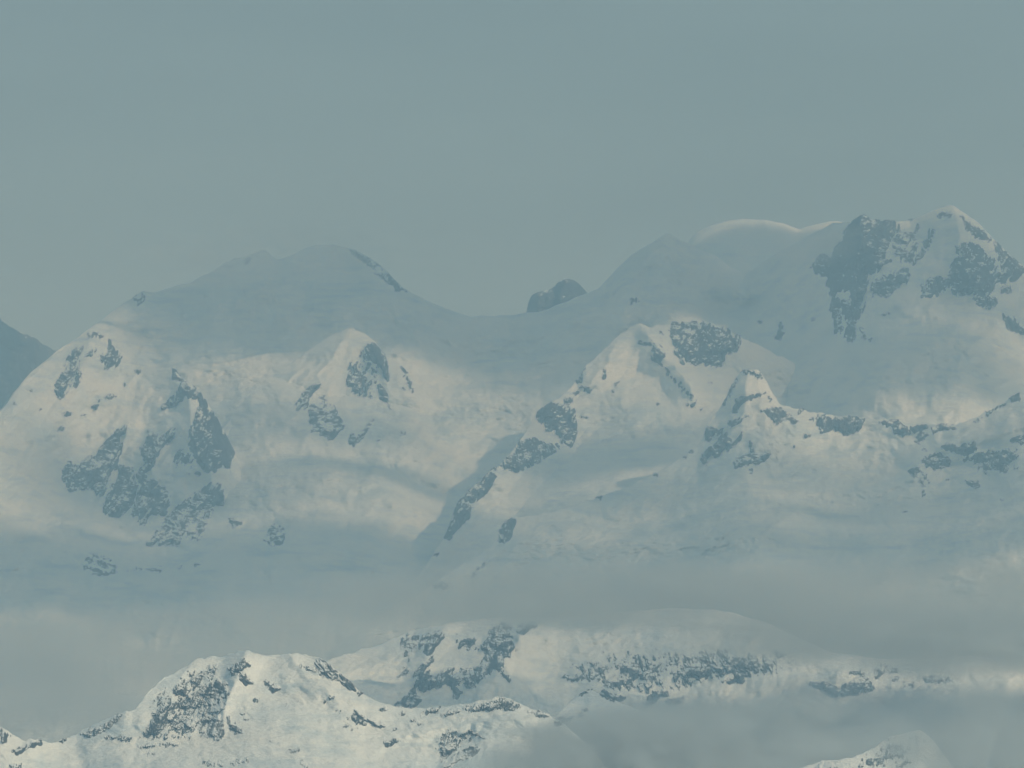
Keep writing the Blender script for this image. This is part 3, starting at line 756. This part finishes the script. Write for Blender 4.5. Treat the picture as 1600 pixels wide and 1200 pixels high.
rock(F_, [(375, 1050), (382, 1053), (394, 1066), (385, 1070), (375, 1062)], fill=0, rough=4, streak=-0.8, **N_)
rock(F_, [(355, 1120), (370, 1135), (382, 1145), (370, 1147), (358, 1138)], fill=-0.8, rough=5, grain=6, **N_)
spot(F_, 331, 1049, 5, **N_)
rock(F_, [(357, 1045), (382, 1030), (390, 1040), (362, 1058)], fill=-2, rough=6, grain=5, sparse=True, **N_)
rock(F_, [(285, 1050), (320, 1035), (345, 1035), (345, 1065), (300, 1080), (260, 1100), (240, 1100)], fill=-4.6, rough=8, grain=5, sparse=True, **N_)
rock(F_, [(240, 1095), (330, 1060), (345, 1110), (330, 1150), (280, 1152), (220, 1152)], fill=-3.6, rough=8, grain=5.5, sparse=True, **N_)
rock(F_, [(412, 1064), (422, 1065), (436, 1076), (427, 1081)], fill=0.8, rough=3, **N_)
rock(F_, [(492, 1036), (500, 1031), (512, 1038), (525, 1052), (528, 1063), (520, 1061), (510, 1056), (500, 1051)], fill=0.2, rough=5, grain=6, streak=-0.8, **N_)
rock(F_, [(532, 1056), (547, 1067), (556, 1079), (545, 1076), (535, 1068)], fill=0.4, rough=4, streak=-0.8, **N_)
spot(F_, 563, 1083, 4, **N_); spot(F_, 538, 1073, 2, **N_)
strip(F_, [(470, 1040), (480, 1044), (492, 1050)], 2, fill=-0.5, sparse=True, **N_)
rock(F_, [(554, 1109), (570, 1120), (587, 1125), (602, 1135), (595, 1136), (575, 1127), (560, 1120)], fill=0.4, rough=3, streak=-0.8, **N_)
rock(F_, [(549, 1117), (562, 1125), (571, 1132), (560, 1129), (550, 1124)], fill=0.2, rough=3, **N_)
rock(F_, [(525, 1110), (560, 1120), (590, 1140), (550, 1140)], fill=-4.5, rough=7, grain=5, sparse=True, **N_)
rock(F_, [(601, 1154), (625, 1157), (610, 1167), (595, 1164)], fill=-1.8, rough=5, grain=5, sparse=True, **N_)
for x, y, r in [(600, 1107, 4), (630, 1114, 3.5), (618, 1139, 3), (508, 1096, 2), (518, 1090, 3), (400, 1094, 3), (450, 1102, 2.5), (467, 1097, 2), (380, 1115, 2.5), (385, 1123, 2), (424, 1159, 2), (540, 1135, 2.5), (645, 1125, 2), (655, 1130, 2)]:
    spot(F_, x, y, r, **N_)
strip(F_, [(449, 1176), (457, 1174), (466, 1172)], 2.5, sparse=True, **N_)
rock(F_, [(725, 1106), (742, 1101), (760, 1098), (785, 1092), (800, 1097), (812, 1105), (800, 1110), (775, 1108), (750, 1110), (735, 1112)], fill=-0.6, rough=5, grain=6, **N_)
rock(F_, [(827, 1111), (850, 1113), (856, 1118), (845, 1120)], fill=0, rough=4, **N_)
strip(F_, [(664, 1113), (675, 1111), (686, 1108)], 2.5, fill=0, sparse=True, **N_)
strip(F_, [(692, 1118), (705, 1113), (716, 1111)], 2, fill=0, sparse=True, **N_)
rock(F_, [(655, 1115), (690, 1112), (690, 1128), (655, 1132)], fill=-4.5, rough=6, grain=4.5, sparse=True, **N_)
rock(F_, [(695, 1147), (705, 1147), (700, 1160), (715, 1162), (710, 1172), (697, 1182), (690, 1182), (692, 1165)], fill=0.5, rough=5, grain=6, **N_)
rock(F_, [(735, 1167), (747, 1170), (740, 1180), (720, 1187), (705, 1195), (690, 1202), (698, 1191), (720, 1177)], fill=1, rough=4, **N_)
strip(F_, [(715, 1153), (735, 1143), (757, 1155)], 3, fill=-0.8, sparse=True, **N_)
rock(F_, [(668, 1155), (700, 1140), (740, 1140), (745, 1160), (690, 1190)], fill=-3.8, rough=6, grain=5, sparse=True, **N_)
strip(F_, [(219, 1168), (230, 1166), (242, 1164)], 2.5, fill=-0.2, sparse=True, **N_)
strip(F_, [(229, 1177), (240, 1178)], 2.5, fill=0, sparse=True, **N_)
strip(F_, [(250, 1163), (280, 1164)], 2, fill=-1, sparse=True, **N_)
strip(F_, [(317, 1190), (332, 1194), (346, 1193)], 3, fill=0.3, **N_)
strip(F_, [(362, 1193), (375, 1191), (386, 1187)], 3, fill=0.3, **N_)
strip(F_, [(471, 1190), (478, 1196), (488, 1204)], 3, fill=0.3, **N_)
rock(F_, [(15, 1195), (30, 1194), (32, 1206), (14, 1206)], fill=-0.5, rough=4, sparse=True, **N_)
# spur in the mist
rock(T, [(1270, 1204), (1285, 1192), (1300, 1193), (1312, 1204)], fill=0.6, rough=4, **N_)
rock(T, [(1340, 1185), (1395, 1150), (1440, 1142), (1450, 1165), (1400, 1200), (1340, 1204)], fill=-4.2, rough=7, grain=5, sparse=True, **N_)
spot(T, 1391, 1151, 5, **N_); spot(T, 1393, 1164, 4, **N_); spot(T, 1359, 1191, 5, **N_); spot(T, 1376, 1187, 4, **N_); spot(T, 1424, 1152, 2.5, **N_)
strip(T, [(1404, 1198), (1412, 1192), (1420, 1189)], 2.5, sparse=True, **N_)

# ------------------------------------------------------------------ air: haze, mist banks, clouds overhead
def lens(name, center, r_a, r_b, thick, axis, mat, seed, grain=3.0, nr=22, ns=96):
    """closed drifting sheet of mist or cloud, thinning to nothing at its rim; axis 1: sheet stands across the view, 2: sheet lies flat"""
    rho = np.linspace(0, 1, nr + 1)[1:]
    th = np.linspace(0, 2 * math.pi, ns, endpoint=False)
    R, TH = np.meshgrid(rho, th, indexing='ij')
    wob = 1 + 0.22 * noise(np.cos(TH) * 1.5 + 3, np.sin(TH) * 1.5, seed) + 0.10 * noise(np.cos(TH) * 4, np.sin(TH) * 4, seed + 2)
    Aa, Bb = R * np.cos(TH) * wob, R * np.sin(TH) * wob
    asp = r_a / r_b
    h = (1 - R ** 2) ** 2 * np.clip(0.75 + 1.1 * fbm(Aa * grain * min(asp, 3), Bb * grain, seed + 4, 4, 0.5), 0.12, 2)
    h = h * thick + 0.001
    def sheet(sign):
        o = np.zeros(R.shape + (3,))
        o[..., 0] = Aa * r_a
        o[..., 3 - axis] = Bb * r_b
        o[..., axis] = sign * h
        return o.reshape(-1, 3)
    top, bot = sheet(1), sheet(-1)
    c0 = np.zeros((2, 3))
    c0[0, axis], c0[1, axis] = thick * 0.75, -thick * 0.75
    P = np.concatenate([top, bot, c0]) + np.asarray(center)
    n = nr * ns
    F = []
    for i in range(nr):
        for j in range(ns):
            k = (j + 1) % ns
            if i == 0:
                F += [(2 * n, j, k), (2 * n + 1, n + k, n + j)]
            else:
                a0, a1, b0, b1 = (i - 1) * ns + j, (i - 1) * ns + k, i * ns + j, i * ns + k
                F += [(a0, b0, b1), (a0, b1, a1), (n + a0, n + b1, n + b0), (n + a0, n + a1, n + b1)]
            if i == nr - 1:
                b0, b1 = i * ns + j, i * ns + k
                F += [(b0, n + b0, n + b1), (b0, n + b1, b1)]
    F = np.array(F)
    if axis == 1:
        F = F[:, ::-1]
    return mesh_object(name, P, F, mat)

HAZE = volume_material('haze', (0.42, 0.72, 1.0), 6.6e-5)
hb = [(-9000, 9000), (-600, 28500), (850, 3120)]
hv = np.array([(x, y, z) for x in hb[0] for y in hb[1] for z in hb[2]], float)
hf = np.array([(0, 1, 3, 2), (4, 6, 7, 5), (0, 4, 5, 1), (2, 3, 7, 6), (0, 2, 6, 4), (1, 5, 7, 3)])
tag(mesh_object('haze', hv, hf, HAZE, smooth=False), 'pale blue haze filling the air in front of the mountains', 'haze', kind='stuff')

def mist(px, py, D, rx, rz, thick, tau, seed, label, grain=1.3):
    """mist bank centred at a pixel and distance; rx, rz in photo pixels; tau: optical depth through its middle"""
    mpp = D * K
    m = volume_material('mist', (0.87, 0.95, 1.0), tau / (1.5 * thick), 0.3, True)
    tag(lens('mist_bank', point(px, py, D), rx * mpp, rz * mpp, thick, 1, m, seed, grain), label, 'mist', 'mist banks between the ridges', kind='stuff')

mist(1420, 962, 15300, 740, 112, 500, 3.2, 3, 'wide grey mist bank behind the right half of the middle ridge')
mist(740, 968, 15200, 620, 66, 400, 1.6, 5, 'thin pale mist behind the top of the middle ridge')
mist(150, 1010, 14600, 720, 85, 500, 2.2, 7, 'pale mist band behind the bright foreground peak')
mist(60, 1110, 11700, 520, 120, 500, 2.2, 9, 'mist filling the valley left of the foreground peak')
mist(1420, 1160, 11600, 640, 110, 500, 4.5, 11, 'dark grey mist filling the valley at the bottom right')
mist(1130, 1163, 10300, 400, 80, 400, 5.0, 13, 'mist at the bottom centre below the small ridge')
mist(1530, 1170, 8500, 200, 120, 300, 3.2, 15, 'mist wrapping the right side of the spur at the bottom right')
mist(985, 1188, 8300, 300, 90, 200, 4.5, 17, 'mist lapping over the right end of the foreground ridge')
mist(930, 934, 12850, 640, 68, 200, 2.2, 19, 'veil of mist across the top of the middle ridge')
mist(1500, 998, 12800, 480, 70, 250, 3.6, 21, 'mist veil over the right end of the middle ridge')
mist(430, 405, 20200, 260, 60, 300, 0.7, 23, 'thin mist blurring the top of the left snow dome')
mist(1240, 380, 20000, 260, 50, 300, 0.5, 25, 'thin mist drifting past the snow dome at the upper right')

def cloud(px, py, rx, ry, tau, seed, D=None, alt=4700.0, grain=2.5, nr=22, ns=96):
    """cloud overhead whose shade falls at this place on the mountains; radii in metres"""
    if D is None:
        X, Y = np.array([float(px)]), np.array([float(py)])
        D = min(float(o.depth(X, Y)[0]) for o in LAYERS.values() if o.x[0] <= px <= o.x[-1] and o.crest_row(X)[0] <= py <= o.bottom)
    p = point(px, py, D)
    c = p + TO_SUN * ((alt - p[2]) / TO_SUN[2])
    m = volume_material('cloud', (0.97, 0.98, 0.99), tau * TO_SUN[2] / (1.5 * 150))
    tag(lens('cloud', c, rx, ry, 150, 2, m, seed, grain, nr, ns), 'broken cloud drifting above the mountains', 'cloud', 'clouds above the peaks', kind='stuff')

cloud(600, 440, 1050, 720, 8, 21, grain=4)
cloud(740, 520, 420, 420, 4, 43)
cloud(880, 560, 260, 300, 2.5, 53)
cloud(1000, 450, 260, 320, 4, 49)
cloud(1048, 392, 300, 260, 4, 59)
cloud(1110, 478, 240, 220, 4, 61)
cloud(750, 690, 4600, 3300, 0.6, 51, grain=12, nr=70, ns=260)  # wide thin sheet, unseen, added to weaken the sun on the main range
cloud(1150, 450, 320, 450, 5, 23)
cloud(1170, 415, 620, 480, 6, 39, D=22550)
cloud(1500, 430, 750, 700, 2.6, 25, grain=4)
cloud(1450, 560, 640, 400, 4.5, 45)
cloud(960, 715, 340, 330, 5, 27)
cloud(560, 850, 1000, 480, 3, 29, grain=4)
cloud(600, 735, 600, 120, 2.5, 55)
cloud(180, 780, 750, 460, 2.2, 31, grain=4)
cloud(470, 660, 700, 260, 0.9, 47, grain=5)
cloud(300, 930, 1300, 500, 4, 41)
cloud(1380, 760, 900, 420, 1.3, 37, grain=5)
cloud(1000, 890, 900, 320, 1.8, 57, grain=4)
cloud(980, 1030, 1000, 420, 0.8, 63, grain=4)
cloud(60, 860, 800, 420, 4, 65)
cloud(1490, 800, 560, 260, 2, 67)
cloud(1430, 875, 800, 330, 3, 69)
cloud(1500, 1160, 1000, 1000, 6, 35, D=11400)
